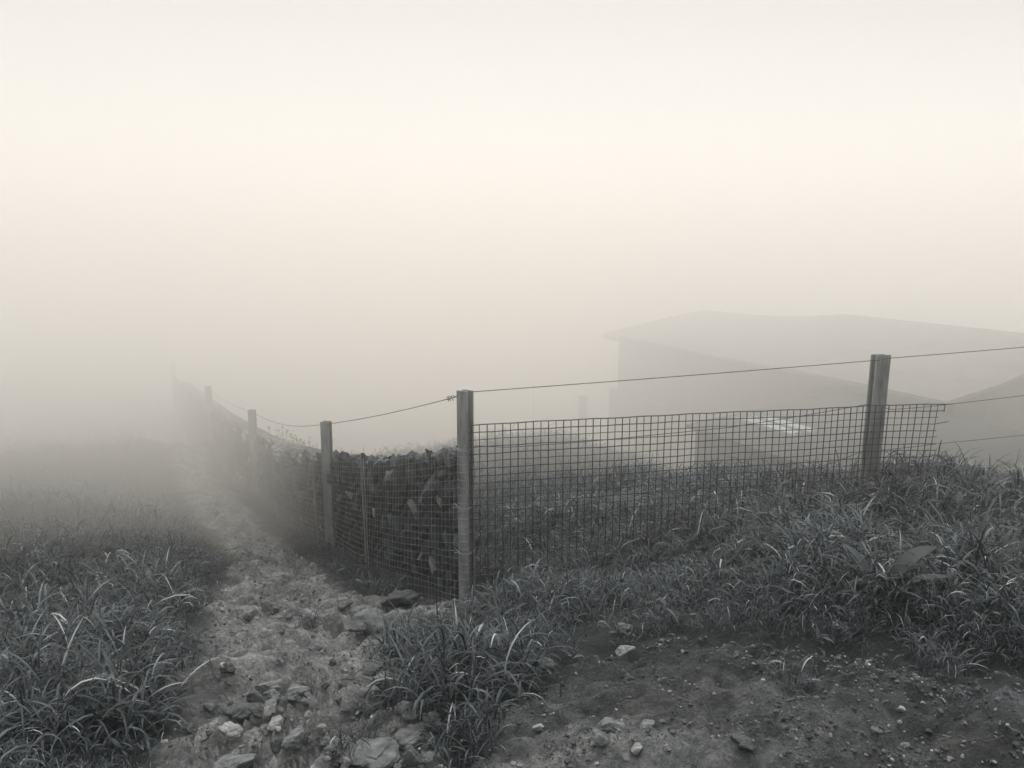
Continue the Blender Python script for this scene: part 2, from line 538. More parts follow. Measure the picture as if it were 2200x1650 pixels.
# ------------------------------------------------------------------ fence posts
def ibeam(b, base, top, ang, width=0.092, depth=0.075, th=0.013, lean=(0, 0)):
    """an H-section post; ang turns the flange's width away from +X"""
    c, s = math.cos(ang), math.sin(ang)
    def prof(x0, x1, y0, y1, z0, z1):
        vs = []
        for z in (z0, z1):
            k = (z - z0) / max(1e-6, z1 - z0)
            for (x, y) in ((x0, y0), (x1, y0), (x1, y1), (x0, y1)):
                vs.append((base.x + c * x - s * y + lean[0] * k, base.y + s * x + c * y + lean[1] * k, z))
        b.add(vs, [(3, 2, 1, 0), (4, 5, 6, 7)] + [(i, (i + 1) % 4, 4 + (i + 1) % 4, 4 + i) for i in range(4)])
    z0, z1 = base.z, top
    hw, hd = width / 2, depth / 2
    prof(-hw, hw, -hd, -hd + th, z0, z1)
    prof(-hw, hw, hd - th, hd, z0, z1 - 0.004)
    prof(-th * 0.45, th * 0.45, -hd + th - 0.001, hd - th + 0.001, z0, z1 - 0.012)

# top of each post: pixel in the photograph and its distance along the view axis
P = [at(999, 838, 5.0), at(700, 905, 7.3), at(541, 880, 10.4), at(447, 830, 13.6), at(371, 779, 20.0)]
WT = [at(1000, 966, 5.0).z, at(700, 990, 7.3).z, at(541, 944, 10.4).z, at(447, 884, 13.6).z, at(371, 818, 20.0).z]   # wall top at each
R_TOP = at(1887, 761, 5.7)
seg = [(P[i + 1] - P[i]) for i in range(4)]
walldir = [Vector((d.x, d.y, 0)).normalized() for d in seg]

fence = empty('stone_filled_fence', Vector((P[0].x, P[0].y, h1(P[0].x, P[0].y))),
              'long grey wire fence along the trail with H-section posts, mesh holding back the stones', 'fence')
post_ang = [math.radians(-32), math.radians(-12), math.radians(-8), math.radians(-8), math.radians(-8)]
for i, p in enumerate(P):
    b = MB()
    gz = h1(p.x, p.y) - 0.4
    ibeam(b, Vector((p.x, p.y, gz)), p.z, post_ang[i], 0.086, 0.074)
    b.build('post', M['steel'], fence, bevel=0.002)

# gabion mesh on the trail side of the stones: one panel from post to post
def mesh_panel(b, p0, p1, z0t, z1t, z0b, z1b, sag, off, r, cell=0.05, bow=0.0):
    d = Vector((p1.x - p0.x, p1.y - p0.y, 0)); L = d.length; d.normalize()
    nrm = Vector((-d.y, d.x, 0))
    if nrm.x > 0:
        nrm = -nrm
    def pt(s, zf, row):
        k = s / L
        zt = z0t + (z1t - z0t) * k - sag * math.sin(math.pi * k)
        zb = z0b + (z1b - z0b) * k - sag * math.sin(math.pi * k)
        w_ = 0.012 * math.sin(s * 5.1 + row * 1.3) * math.sin(math.pi * min(1, k * 4)) 
        q = p0 + d * s + nrm * (off + bow * math.sin(math.pi * k) * (0.4 + zf) + 0.006 * math.sin(s * 9 + row))
        return Vector((q.x, q.y, zt + (zb - zt) * zf + w_ * zf))
    rows = max(2, int(round(((z0t - z0b) + (z1t - z1b)) / 2 / cell)))
    n = 14
    for j in range(rows + 1):
        b.tube([pt(L * k / n, j / rows, j) for k in range(n + 1)], r, 5)
    cols = int(L / cell)
    for k in range(cols + 1):
        b.tube([pt(L * k / cols, f, 0) + nrm * r * 1.6 for f in (0, 0.25, 0.5, 0.75, 1)], r * 0.85, 4)
    return rows

for i in range(4):
    b = MB()
    a0, a1 = P[i], P[i + 1]
    zb0, zb1 = h1(a0.x, a0.y) - 0.04, h1(a1.x, a1.y) - 0.04
    mesh_panel(b, a0, a1, WT[i], WT[i + 1], zb0, zb1, 0.07 if i else 0.045, 0.062, 0.0013 if i == 0 else 0.0018, 0.05 if i < 2 else 0.06, 0.05)
    if i == 0:                                          # the cut ends wrap round the corner post and turn up
        for j in range(22):
            z = WT[0] + (zb0 - WT[0]) * j / 21.5
            q = P[0] - walldir[0] * 0.0
            f0 = Vector((-0.84, -0.54, 0))
            s0 = Vector((0.85, -0.53, 0))
            c0 = P[0] + Vector((-0.056, -0.026, 0)); c0.z = z
            b.tube([c0, P[0].xy.to_3d() + Vector((-0.03, -0.058, z)), P[0].xy.to_3d() + Vector((0.008, -0.066, z + 0.002)), P[0].xy.to_3d() + Vector((0.03, -0.056, z + 0.010 + 0.006 * (j % 3)))], 0.0021, 5)
    b.build('gabion_mesh', M['steel'], fence)

# thin stakes that pin the mesh
def stake(x, y, z0, z1, r=0.007, dx=0.0):
    b = MB()
    b.tube([(x, y, z0), (x - dx * 0.5, y, (z0 + z1) / 2), (x - dx, y, z1)], r, 6)
    b.build('stake', M['rust'], fence)
for i, k in ((0, 0.55), (1, 0.0), (1, 0.5), (2, 0.0), (3, 0.0), (2, 0.5)):
    a0, a1 = P[i], P[i + 1]
    q = a0.lerp(a1, k)
    n_ = Vector((walldir[i].y, -walldir[i].x, 0))
    if n_.x > 0:
        n_ = -n_
    q = q + n_ * 0.125
    zt = WT[i] + (WT[i + 1] - WT[i]) * k
    stake(q.x, q.y, h1(q.x, q.y) - 0.1, zt + 0.02, 0.0075, 0.02)
    if i == 0:
        stake(q.x + 0.02, q.y - 0.012, h1(q.x, q.y) - 0.1, zt - 0.01, 0.005, 0.015)

# top strand from post to post with its wrapped knots by the corner post
b = MB()
tops = [p + Vector((0, 0, -0.03)) for p in P]
for i in range(4):
    n = 12
    sag = (0.02, 0.09, 0.06, 0.05)[i]
    b.tube([tops[i].lerp(tops[i + 1], k / n) - Vector((0, 0, sag * math.sin(math.pi * k / n))) for k in range(n + 1)], 0.0028, 5)
b.build('top_wire', M['wire'], fence)
b = MB()
kd = (tops[1] - tops[0]).normalized()
def spiral(c, axis, r0, length, turns, wr):
    a = axis.cross(Vector((0, 0, 1))).normalized(); u = axis.cross(a)
    b.tube([c + axis * (length * k / (turns * 10)) + (a * math.cos(k * 0.628) + u * math.sin(k * 0.628)) * r0 for k in range(turns * 10 + 1)], wr, 5)
spiral(tops[0] + kd * 0.07, kd, 0.004, 0.09, 7, 0.0022)
for s_ in (0.165, 0.205, 0.23):
    c = tops[0] + kd * s_
    a = kd.cross(Vector((0, 0, 1))).normalized()
    pts = [c + a * (0.011 * math.cos(t)) + Vector((0, 0, 0.011 * math.sin(t))) + kd * 0.002 * t for t in np.linspace(-0.6, 5.2, 12)]
    b.tube(pts + [c + Vector((0.004, 0, -0.024)) + kd * 0.012], 0.003, 5)
b.build('wire_knot', M['rust'], fence)
# tie wires on the corner post
for dz in (0.0, 0.395, 0.71):
    b = MB()
    z = WT[0] - dz
    q = P[0].xy.to_3d()
    b.tube([q + Vector((-0.075, -0.035, z + 0.02)), q + Vector((-0.055, -0.05, z + 0.002)), q + Vector((-0.02, -0.072, z - 0.01)), q + Vector((0.02, -0.072, z - 0.008)), q + Vector((0.06, -0.03, z + 0.012))], 0.0026, 5)
    b.tube([q + Vector((-0.08, -0.04, z - 0.006)), q + Vector((-0.05, -0.055, z - 0.008)), q + Vector((-0.015, -0.073, z - 0.014))], 0.002, 5)
    b.build('tie_wire', M['pale_wire'], fence)

# ------------------------------------------------------------------ wire mesh fence on the right
r_ground = h1(R_TOP.x, R_TOP.y)
wf = empty('wire_mesh_fence', Vector((R_TOP.x, R_TOP.y, r_ground)),
           'open square wire mesh fence with a torn end, held by one leaning weathered post', 'fence')
b = MB()
ibeam(b, Vector((R_TOP.x, R_TOP.y, r_ground - 0.4)), R_TOP.z, math.radians(8), 0.112, 0.085, 0.02, (0.02, 0.0))
b.build('post', M['steel'], wf, bevel=0.004)

mA = at(1013, 914, 4.98); mB = at(1868, 871, 5.62)       # top edge of the mesh at the corner post and at the right post
mdir = Vector((mB.x - mA.x, mB.y - mA.y, 0)); mL = mdir.length; mdir.normalize()
CELL_H, CELL_V, NR = mL / 57.0, 0.0495, 21
NC = 57 + 12
def mpt(c, r, dy=0.0):
    s = c * CELL_H
    k = s / mL
    z = mA.z + (mB.z - mA.z) * k + 0.004 * math.sin(k * 5)
    past = max(0.0, c - 58)
    q = mA + mdir * s
    wav = 0.008 * math.sin(c * 0.23 + r * 0.11) + 0.002 * math.sin(c * 1.7)
    lean = -0.010 * past * r / NR * 0.9
    return Vector((q.x + lean, q.y + wav + dy - 0.012 * past, z - r * CELL_V + 0.0016 * math.sin(c * 0.9 + r * 2.0) + 0.004 * math.exp(-((c - 31) / 2.5) ** 2 - ((r - 8) / 2.0) ** 2) + 0.0010 * past))
b = MB()
for r in range(NR + 1):
    end = NC if r == 0 else NC - 1 - (0.3, 0.0, 0.55, 0.2, 0.6, 0.35)[r % 6] + (0.5 if r in (3, 9) else 0)
    cs = list(np.arange(-0.4, end, 1.5)) + [end]
    pts = [mpt(c, r) for c in cs]
    if r == 3:
        pts[-1] = pts[-1] + Vector((0.035, 0, 0.02))
    b.tube(pts, (0.0033, 0.0036, 0.0026, 0.0031, 0.0037, 0.0028, 0.0034)[r % 7] if r else 0.004, 5)
for c in range(NC):
    last = NR if c < NC - 1 else 1.2
    rr = 0.0038 if c % 2 == 0 else 0.0029
    b.tube([mpt(c, r, -0.005) for r in np.linspace(-0.05, last, 6)], rr, 5)
b.build('mesh_panel', M['wire'], wf)
p1 = P[0]
def strand(name, pts, r=0.0026, sag=0.0, mat='wire'):
    b = MB()
    out = []
    for a, c in zip(pts[:-1], pts[1:]):
        for k in range(8):
            out.append(a.lerp(c, k / 8) - Vector((0, 0, sag * math.sin(math.pi * k / 8))))
    out.append(pts[-1])
    b.tube(out, r, 5)
    b.build(name, M[mat], wf)
far_r = 6.05
strand('top_wire', [P[0] + Vector((0.0, 0.03, -0.005)), P[0] + Vector((0.05, 0.0, -0.012)), at(1872, 775, 5.62), at(1906, 770, 5.62), at(2420, 726, far_r)], 0.0029, 0.004)
strand('strand', [at(1017, 958, 5.0), at(1090, 961, 5.05), at(1250, 950, 5.14), at(1570, 918, 5.4), at(1720, 894, 5.52), at(1868, 868, 5.64)], 0.0024)
strand('strand', [at(1898, 874, 5.66), at(1915, 880, 5.66), at(2010, 872, 5.72), at(2420, 823, far_r)], 0.0024, 0.002)
strand('strand', [at(1893, 967, 5.66), at(2010, 954, 5.72), at(2420, 911, far_r)], 0.0022, 0.003)
strand('strand', [at(1858, 968, 5.64), at(1800, 990, 5.6), at(1740, 1010, 5.55)], 0.0024)
b = MB()
q = R_TOP.xy.to_3d()
zz = mB.z - 0.135
b.tube([q + Vector((-0.06, -0.03, zz)), q + Vector((-0.03, -0.05, zz - 0.008)), q + Vector((0.03, -0.05, zz - 0.004)), q + Vector((0.07, -0.02, zz + 0.006))], 0.0028, 5)
b.build('tie_wire', M['pale_wire'], wf)

# ------------------------------------------------------------------ stones
def rock_verts(seed, sub, cuts=7, stretch=(1, 1, 1), rough=0.10):
    r = np.random.default_rng(seed)
    bm = bmesh.new()
    bmesh.ops.create_icosphere(bm, subdivisions=sub, radius=1.0)
    V = np.array([v.co[:] for v in bm.verts]); F = np.array([[v.index for v in f.verts] for f in bm.faces])
    bm.free()
    for _ in range(cuts):
        n = r.normal(size=3); n /= np.linalg.norm(n)
        dd = r.uniform(0.42, 0.8)
        over = np.maximum(0, V @ n - dd)
        V = V - over[:, None] * n * 0.94
    ph = r.uniform(0, 100)
    V = V * (1 + rough * (fbm(V[:, 0] * 1.6 + ph, V[:, 1] * 1.6 + V[:, 2] * 1.3, 3, seed) + 0.5 * fbm(V[:, 2] * 4 + ph, V[:, 0] * 4 - V[:, 1] * 3, 2, seed + 3)))[:, None]
    return V * np.array(stretch), F

R2 = [rock_verts(100 + i, 2) for i in range(10)]
R1 = [rock_verts(200 + i, 1, 5) for i in range(8)]
R3 = [rock_verts(300 + i, 4, 9, rough=0.26) for i in range(10)]
for _i, (_V, _F) in enumerate(R3):                     # pitted, broken surface
    _V *= (1 + 0.05 * fbm(_V[:, 0] * 7 + _V[:, 2] * 3 + _i, _V[:, 1] * 7 - _V[:, 2] * 5, 4, 400 + _i))[:, None]

def rotm(a, b_, c):
    return np.array(Matrix.Rotation(c, 3, 'Z') @ Matrix.Rotation(b_, 3, 'Y') @ Matrix.Rotation(a, 3, 'X'))

def stack(items):
    """items: (verts, faces, tone) -> one mesh's arrays"""
    Vs, Fs, Ts, n = [], [], [], 0
    for v, f, t in items:
        Vs.append(v); Fs.append(f + n); Ts.append(np.full(len(v), t)); n += len(v)
    return np.concatenate(Vs), np.concatenate(Fs), np.concatenate(Ts)

# the wall of dry stones behind the gabion mesh
wall = empty('stone_wall', Vector((P[1].x, P[1].y, h1(P[1].x, P[1].y))), 'dark dry stone wall of upright slivers packed behind the wire along the trail', 'wall')
items = []
core = MB()
def wt(i, k):
    return WT[i] + (WT[i + 1] - WT[i]) * k - (0.07 if i else 0.045) * math.sin(math.pi * k)
for i in range(4):
    a0, a1 = P[i], P[i + 1]
    d = walldir[i]; L = (a1 - a0).to_2d().length
    n_ = Vector((-d.y, d.x, 0))
    if n_.x < 0:
        n_ = -n_                                        # towards the inside, away from the trail
    sp = 0.072 if i < 2 else 0.10
    for ks in range(1 if i == 0 else 0, int(L / sp)):
        k0 = (ks + 0.5) / int(L / sp)
        zt = WT[i] + (WT[i + 1] - WT[i]) * k0 - (0.07 if i else 0.045) * math.sin(math.pi * k0)
        q0 = a0 + d * (k0 * L)
        zb = h1(q0.x, q0.y) - 0.05
        z = zb
        while z < zt - 0.01:
            big = rng.random() < 0.16
            w_ = sp * rng.uniform(0.45, 0.78) * (1.5 if big else 1)
            hh = w_ * rng.uniform(1.2, 2.6)
            z += hh * 0.62
            zc = min(z, zt - hh * 0.4)
            q = q0 + d * rng.normal(0, 0.012) + n_ * (0.045 + rng.uniform(-0.022, 0.045) + (0.01 if big else 0))
            V, F = (R2 if i < 2 else R1)[rng.integers(8)]
            V = (V * np.array([w_, w_ * 0.9, hh])) @ rotm(rng.normal(0, 0.35), rng.normal(0, 0.35), rng.uniform(0, 6.28)).T
            tone = min(1.0, abs(rng.normal(0.25, 0.22)) + (0.5 if rng.random() < 0.06 else 0))
            items.append((V + np.array([q.x, q.y, zc]), F, tone))
            z += hh * 0.5
    o0, o1 = a0 + n_ * 0.07, a1 + n_ * 0.07
    i0, i1 = a0 + n_ * 0.34, a1 + n_ * 0.34
    if i == 0:                                          # the wall's end tapers in behind the corner post
        o0 = o0 + d * 0.13; i0 = i0 + d * 0.66
    core.prism([(o0.x, o0.y), (i0.x, i0.y), (i1.x, i1.y), (o1.x, o1.y)][::1 if True else -1],
               [h1(o0.x, o0.y) - 0.3, h1(i0.x, i0.y) - 0.3, h1(i1.x, i1.y) - 0.3, h1(o1.x, o1.y) - 0.3],
               [wt(i, 0.05 if i == 0 else 0) - 0.05, wt(i, 0.22 if i == 0 else 0) - 0.05, WT[i + 1] - 0.06, WT[i + 1] - 0.06])
V, F, T = stack(items)
link('stone_face', np_mesh('stone_face', V, tris=F, tone=T), M['stone'], wall)
core.build('wall_core', M['core'], wall)

# loose stones that cap the wall: each can be lifted off
rock_me = []
for i, (V, F) in enumerate(R3):
    for tone in (0.25, 0.55, 0.85):
        rock_me.append(np_mesh('stone', V, tris=F, tone=np.full(len(V), tone), smooth=False))
def stone(name, loc, size, rot, label, cat='stone', group=None, tone=1, mat='loose', var=None, sink=0.3):
    me = rock_me[(rng.integers(10) if var is None else var) * 3 + tone]
    o = link(name, me, M[mat])
    o.scale = size
    o.rotation_euler = rot
    o.location = Vector(loc) + Vector((0, 0, size[2] * (0.62 - sink)))
    return tag(o, label, cat, group)

for i in range(4):
    d = walldir[i]; L = (P[i + 1] - P[i]).to_2d().length
    n_ = Vector((-d.y, d.x, 0))
    if n_.x < 0:
        n_ = -n_
    s_ = 0.06
    while s_ < L - 0.03:
        k = s_ / L
        q = P[i] + d * s_
        z = WT[i] + (WT[i + 1] - WT[i]) * k - (0.07 if i else 0.045) * math.sin(math.pi * k)
        for dep in (0.05, 0.17, 0.28):
            r = rng.uniform(0.028, 0.052) * (1.25 if i else 1)
            c = q + n_ * (dep + rng.normal(0, 0.015)) + d * rng.normal(0, 0.02)
            if i == 0 and dep > 0.5 * s_:
                continue
            big = i == 0 and dep < 0.1 and 0.23 < s_ < 0.32
            if big:
                r = 0.085
            stone('cap_stone', (c.x, c.y, z - 0.035), (r * rng.uniform(0.9, 1.4), r * rng.uniform(0.8, 1.2), r * rng.uniform(0.6, 0.9)),
                  (rng.normal(0, .3), rng.normal(0, .3), rng.uniform(0, 6.28)),
                  'largest pale rounded stone on the wall top near the corner post' if big else
                  ('small grey loose stone on top of the wall beside the corner post bay' if i == 0 else
                   'small bright loose stone capping the wall beyond the second post' if i == 1 else
                   'faint loose stone capping the fogged far stretch of the wall'), 'stone',
                  None if big else ('stones capping the near wall bay', 'stones capping the second wall bay', 'stones capping the far wall', 'stones capping the far wall')[i],
                  2 if (i == 1 and rng.random() < 0.75) or rng.random() < 0.3 else 1)
            if i >= 2 and dep > 0.1:
                break
        s_ += rng.uniform(0.09, 0.14) * (1.0 if i == 0 else 1.25 if i == 1 else 1.9)

# ------------------------------------------------------------------ huts in the fog
def quad_strip(b, rows, th):
    """a sheet through rows of points, thickened downwards"""
    n, m = len(rows), len(rows[0])
    top = [p for r in rows for p in r]
    bot = [p - Vector((0, 0, th)) for p in top]
    fs = []
    for i in range(n - 1):
        for j in range(m - 1):
            a = i * m + j
            fs.append((a, a + 1, a + m + 1, a + m)); fs.append(tuple(x + n * m for x in (a + m, a + m + 1, a + 1, a)))
    ring = [j for j in range(m)] + [i * m + m - 1 for i in range(1, n)] + [(n - 1) * m + j for j in range(m - 2, -1, -1)] + [i * m for i in range(n - 2, 0, -1)]
    for a, c in zip(ring, ring[1:] + ring[:1]):
        fs.append((c, a, a + n * m, c + n * m))
    b.add(top + bot, fs)

hut = empty('stone_hut', Vector((2.6, 12.2, h1(2.6, 12.2))), 'long low stone hut with a shallow sagging roof fading into the fog', 'hut')
HS = 1.4                                                     # size of the hut against a first guess, with its distance
EA = at(1300, 716, 14.0 * HS); EB = at(1900, 846, 8.5 * HS)              # the near eave from its far end to its near end
hd = Vector((EB.x - EA.x, EB.y - EA.y, 0)).normalized()
hn = Vector((-hd.y, hd.x, 0))
if hn.x < 0:
    hn = -hn
EZ = EA.z
HL = 6.85 * HS
def hp(s, t_, z):
    q = EA + hd * s + hn * t_
    return Vector((q.x, q.y, z))
ridge = [(s_ * HS, z_ * HS) for s_, z_ in ((0.0, -1.165), (1.2, -1.16), (2.4, -1.10), (3.4, -0.985), (4.4, -0.99), (5.6, -1.0), (6.85, -1.0))]
b = MB()
rows = []
for s, rz in ridge:
    rz += EYE
    ez = EZ + 0.02 * math.sin(s * 1.1)
    sr = s if s > 0 else 0.0
    sag = 0.75 if s > 6 * HS else 1.0                         # the near end sags between eave and ridge
    rows.append([hp(s, 0, ez), hp(sr, 0.8 * HS, ez + (rz - ez) * 0.42 * sag * sag), hp(sr, 1.6 * HS, ez + (rz - ez) * 0.8 * sag), hp(sr, 2.2 * HS, rz), hp(sr, 3.2 * HS, rz - 0.15), hp(sr, 4.4 * HS, ez)])
quad_strip(b, rows, 0.06)
b.build('roof', M['roof'], hut)
b = MB()                                                     # slab edge under the roof
f0, f1, f2, f3 = hp(-0.02, -0.03, 0), hp(HL, -0.03, 0), hp(HL, 0.03, 0), hp(-0.02, 0.03, 0)
b.prism([(f0.x, f0.y), (f1.x, f1.y), (f2.x, f2.y), (f3.x, f3.y)], EZ - 0.14, EZ - 0.045)
b.build('fascia', M['fascia'], hut)
b = MB()
w0, w1, w2, w3 = hp(0.28, 0.24, 0), hp(HL - 0.05, 0.24, 0), hp(HL - 0.05, 5.7, 0), hp(0.28, 5.7, 0)
b.prism([(w0.x, w0.y), (w1.x, w1.y), (w2.x, w2.y), (w3.x, w3.y)], EZ - 6.0, EZ - 0.064)
b.build('wall', M['hutwall'], hut)
b = MB()                                                     # the near gable, dark under the roof's edge
gr = (-1.0) * HS + EYE - EZ
vs = [hp(HL - 0.05, 0.26, EZ - 0.075), hp(HL - 0.05, 0.8 * HS, EZ + gr * 0.236 - 0.09), hp(HL - 0.05, 1.6 * HS, EZ + gr * 0.6 - 0.09), hp(HL - 0.05, 2.2 * HS, EZ + gr - 0.085), hp(HL - 0.05, 5.68, EZ - 0.075)]
vs += [v - hd * 0.2 for v in vs]
b.add(vs, [(0, 1, 2, 3, 4), (9, 8, 7, 6, 5)] + [(i, 5 + i, 5 + (i + 1) % 5, (i + 1) % 5) for i in range(5)])
b.build('gable', M['hutwall'], hut)
b = MB()                                                     # a low kerb at the end of the roof
k0 = hp(0.45, 0.65, 0)
c_ = Vector((k0.x, k0.y, EZ + 0.10))
V, F = R3[2]
b.add([c_ + Vector(tuple(v * np.array([0.2, 0.25, 0.09]))) for v in V], [tuple(f) for f in F])
b.build('roof_stone', M['hutwall'], hut)
b = MB()                                                     # plinth at the foot of the far corner
w0, w1, w2, w3 = hp(0.1, 0.1, 0), hp(2.4, 0.1, 0), hp(2.4, 0.9, 0), hp(0.1, 0.9, 0)
b.prism([(w0.x, w0.y), (w1.x, w1.y), (w2.x, w2.y), (w3.x, w3.y)], EZ - 5.0, EZ - 1.43)
b.build('plinth', M['hutwall'], hut)

annex = empty('lean_to_shed', Vector((2.6, 8.6, h1(2.6, 8.6))), 'low lean-to shed with pale roof sheets in front of the fogged hut', 'shed')
AC = at(1495, 914, 11.8)
def ap(s, t_, z):
    q = AC + hd * s + hn * t_
    return Vector((q.x, q.y, z))
AL = 5.2
wall_t = (hp(0, 0.2, 0) - ap(0, 0, 0)).dot(hn)               # where the hut's wall stands behind the shed
rise = 0.27
def az(t_):
    return AC.z + 0.02 + rise * t_ / wall_t
b = MB()
quad_strip(b, [[ap(s, t_, az(t_)) for t_ in (-0.12, wall_t * 0.5, wall_t)] for s in (-0.1, AL * 0.5, AL)], 0.05)
b.build('roof', M['annexroof'], annex)
b = MB()
w0, w1, w2, w3 = ap(0, 0, 0), ap(AL - 0.1, 0, 0), ap(AL - 0.1, wall_t, 0), ap(0, wall_t, 0)
b.prism([(w0.x, w0.y), (w1.x, w1.y), (w2.x, w2.y), (w3.x, w3.y)], AC.z - 3.2, [az(0) - .053, az(0) - .053, az(wall_t) - .053, az(wall_t) - .053])
b.build('wall', M['core'], annex)
def roofpt(px, py):
    """where the line of sight through a pixel of the photograph meets the shed's roof"""
    r = Vector(ray(px, py)); o = Vector((0, 0, EYE))
    lo, hi = 3.0, 16.0
    for _ in range(50):
        mid = (lo + hi) / 2
        p = o + r * mid
        t_ = (p - AC).dot(hn)
        if p.z < az(t_):
            hi = mid
        else:
            lo = mid
    p = o + r * lo
    return (p - AC).dot(hd), (p - AC).dot(hn)
s0, t0 = roofpt(1610, 900); s1, t1 = roofpt(1722, 938); s2, t2 = roofpt(1660, 897)
for tt, ww, sa, sb in ((t0 - 0.2, 0.2, s0, s1 - 0.1), (t0 + 0.05, 0.2, s0 + 0.14, s1 - 0.04)):
    b = MB()
    quad_strip(b, [[ap(s, t_, az(t_) + 0.035) for t_ in (tt, tt + ww)] for s in (sa, (sa + sb) / 2, sb)], 0.03)
    b.build('roof_sheet', M['sheet'], annex)
    b = MB()
    b.tube([ap(sa - 0.12, tt - 0.02, az(tt) + 0.05), ap(sb + 0.16, tt - 0.02, az(tt) + 0.05)], 0.012, 5)
    b.build('sheet_batten', M['sheet'], annex)

pil = at(1253, 852, 21.0)
b = MB()
b.prism([(pil.x - .105, pil.y - .1), (pil.x + .105, pil.y - .1), (pil.x + .105, pil.y + .1), (pil.x - .105, pil.y + .1)], h1(pil.x, pil.y) - 0.2, pil.z)
b.prism([(pil.x - .125, pil.y - .12), (pil.x + .125, pil.y - .12), (pil.x + .125, pil.y + .12), (pil.x - .125, pil.y + .12)], pil.z - 0.05, pil.z + 0.012)
tag(b.build('stone_pillar', M['hutwall'], bevel=0.01), 'faint square stone pillar in the fog, just clear of the hut', 'pillar')
mst = at(1147, 792, 20.0)
b = MB()
b.tube([(mst.x, mst.y, h1(mst.x, mst.y) - 0.2), (mst.x, mst.y, mst.z)], 0.012, 6)
b.tube([(mst.x - 0.05, mst.y, mst.z - 0.1), (mst.x + 0.05, mst.y, mst.z - 0.1)], 0.006, 5)
tag(b.build('thin_mast', M['steel']), 'thin faint pole standing in the fog beyond the corner post', 'pole')

# ------------------------------------------------------------------ leaves and grass
def leaf_arrays(root, az_, L, W, th0, kap, seg=5, tone=None, fold=0.0, twist=None, shape='blade'):
    """arching leaves: root (N,3), heading, length, width, lean from the vertical, how far they bend over"""
    N = len(root)
    s = np.linspace(0, 1, seg + 1)
    ang = th0[:, None] + kap[:, None] * (s[None, :] ** 1.5)
    ds = (L / seg)[:, None]
    hx = np.concatenate([np.zeros((N, 1)), np.cumsum(np.sin((ang[:, 1:] + ang[:, :-1]) / 2) * ds, 1)], 1)
    hz = np.concatenate([np.zeros((N, 1)), np.cumsum(np.cos((ang[:, 1:] + ang[:, :-1]) / 2) * ds, 1)], 1)
    dx, dy = np.cos(az_)[:, None], np.sin(az_)[:, None]
    c = np.stack([root[:, 0:1] + hx * dx, root[:, 1:2] + hx * dy, root[:, 2:3] + hz], 2)
    if shape == 'blade':
        wp = np.clip((0.55 + 1.4 * s) * (1 - s ** 2.4), 0.03, 1)
    else:
        wp = np.clip(np.sin(np.pi * np.clip(s * 0.93 + 0.05, 0, 1)) ** 0.8, 0.04, 1)
    tw = np.zeros(N) if twist is None else twist
    twa = tw[:, None] * s[None, :]
    side = np.stack([-dy * np.cos(twa), dx * np.cos(twa), np.sin(twa)], 2)
    off = side * (W[:, None] * wp[None, :] * 0.5)[:, :, None]
    V = np.stack([c - off, c + off], 2).reshape(N, -1, 3)
    m = (seg + 1) * 2
    base = (np.arange(N) * m)[:, None, None]
    k = np.arange(seg)[None, :, None]
    Q = base + np.concatenate([k * 2, k * 2 + 1, k * 2 + 3, k * 2 + 2], 2)
    t = np.repeat(tone if tone is not None else np.full(N, .5), m)
    return V.reshape(-1, 3), Q.reshape(-1, 4), t

def shoots(x, y, H, size, r, per=5, seg=5, dens_tone=0.0, zoff=None, wmax=1.0):
    """each shoot: a short leaning stem that carries several arching leaves at different heights"""
    N = len(x)
    z = height(x, y) if zoff is None else zoff
    lean_a = r.uniform(0, 2 * np.pi, N); lean = np.abs(r.normal(0, 0.35, N))
    Vs, Qs, Ts, n = [], [], [], 0
    sh_t = np.clip(r.normal(0.42, 0.16, N) + dens_tone, 0, 0.9)
    for j in range(per):
        f = (j + r.uniform(0.0, 0.9, N)) / per
        hgt = H * f * 0.75
        root = np.stack([x + np.cos(lean_a) * lean * hgt + r.normal(0, .006, N), y + np.sin(lean_a) * lean * hgt + r.normal(0, .006, N), z - 0.02 + hgt], 1)
        az_ = lean_a + j * 2.4 + r.normal(0, 0.6, N)
        L = size * r.uniform(0.55, 1.25, N)
        W = np.minimum(L * r.uniform(0.026, 0.046, N), 0.009 * wmax)
        th0 = np.abs(r.normal(0.45, 0.28, N))
        kap = r.uniform(0.7, 2.9, N)
        tone = np.clip(sh_t + r.normal(0, 0.14, N), 0, 0.9)
        tone = np.where(r.random(N) < 0.02, 1.0, tone)
        V, Q, T = leaf_arrays(root, az_, L, W, th0, kap, seg, tone, twist=r.normal(0, 0.8, N))
        Vs.append(V); Qs.append(Q + n); Ts.append(T); n += len(V)
    return np.concatenate(Vs), np.concatenate(Qs), np.concatenate(Ts)

def wall_side(x, y):
    """signed distance to the stone wall's line, positive on the trail side"""
    best = np.full(np.shape(x), 1e9)
    sgn = np.ones(np.shape(x))
    for i in range(4):
        ax, ay = P[i].x, P[i].y; dx, dy = P[i + 1].x - ax, P[i + 1].y - ay
        t = np.clip(((x - ax) * dx + (y - ay) * dy) / (dx * dx + dy * dy), 0, 1)
        d = np.hypot(x - ax - t * dx, y - ay - t * dy)
        sg = np.sign(dx * (y - ay) - dy * (x - ax))
        sgn = np.where(d < best, sg, sgn); best = np.minimum(best, d)
    return best * sgn

def hut_clear(x, y):
    s = (x - EA.x) * hd.x + (y - EA.y) * hd.y; t = (x - EA.x) * hn.x + (y - EA.y) * hn.y
    inside = (s > 0.2) & (t > 0.15) & (t < 6.1)
    s2 = (x - AC.x) * hd.x + (y - AC.y) * hd.y; t2 = (x - AC.x) * hn.x + (y - AC.y) * hn.y
    return ~(inside | ((s2 > -0.02) & (s2 < AL) & (t2 > -0.02) & (t2 < wall_t)))

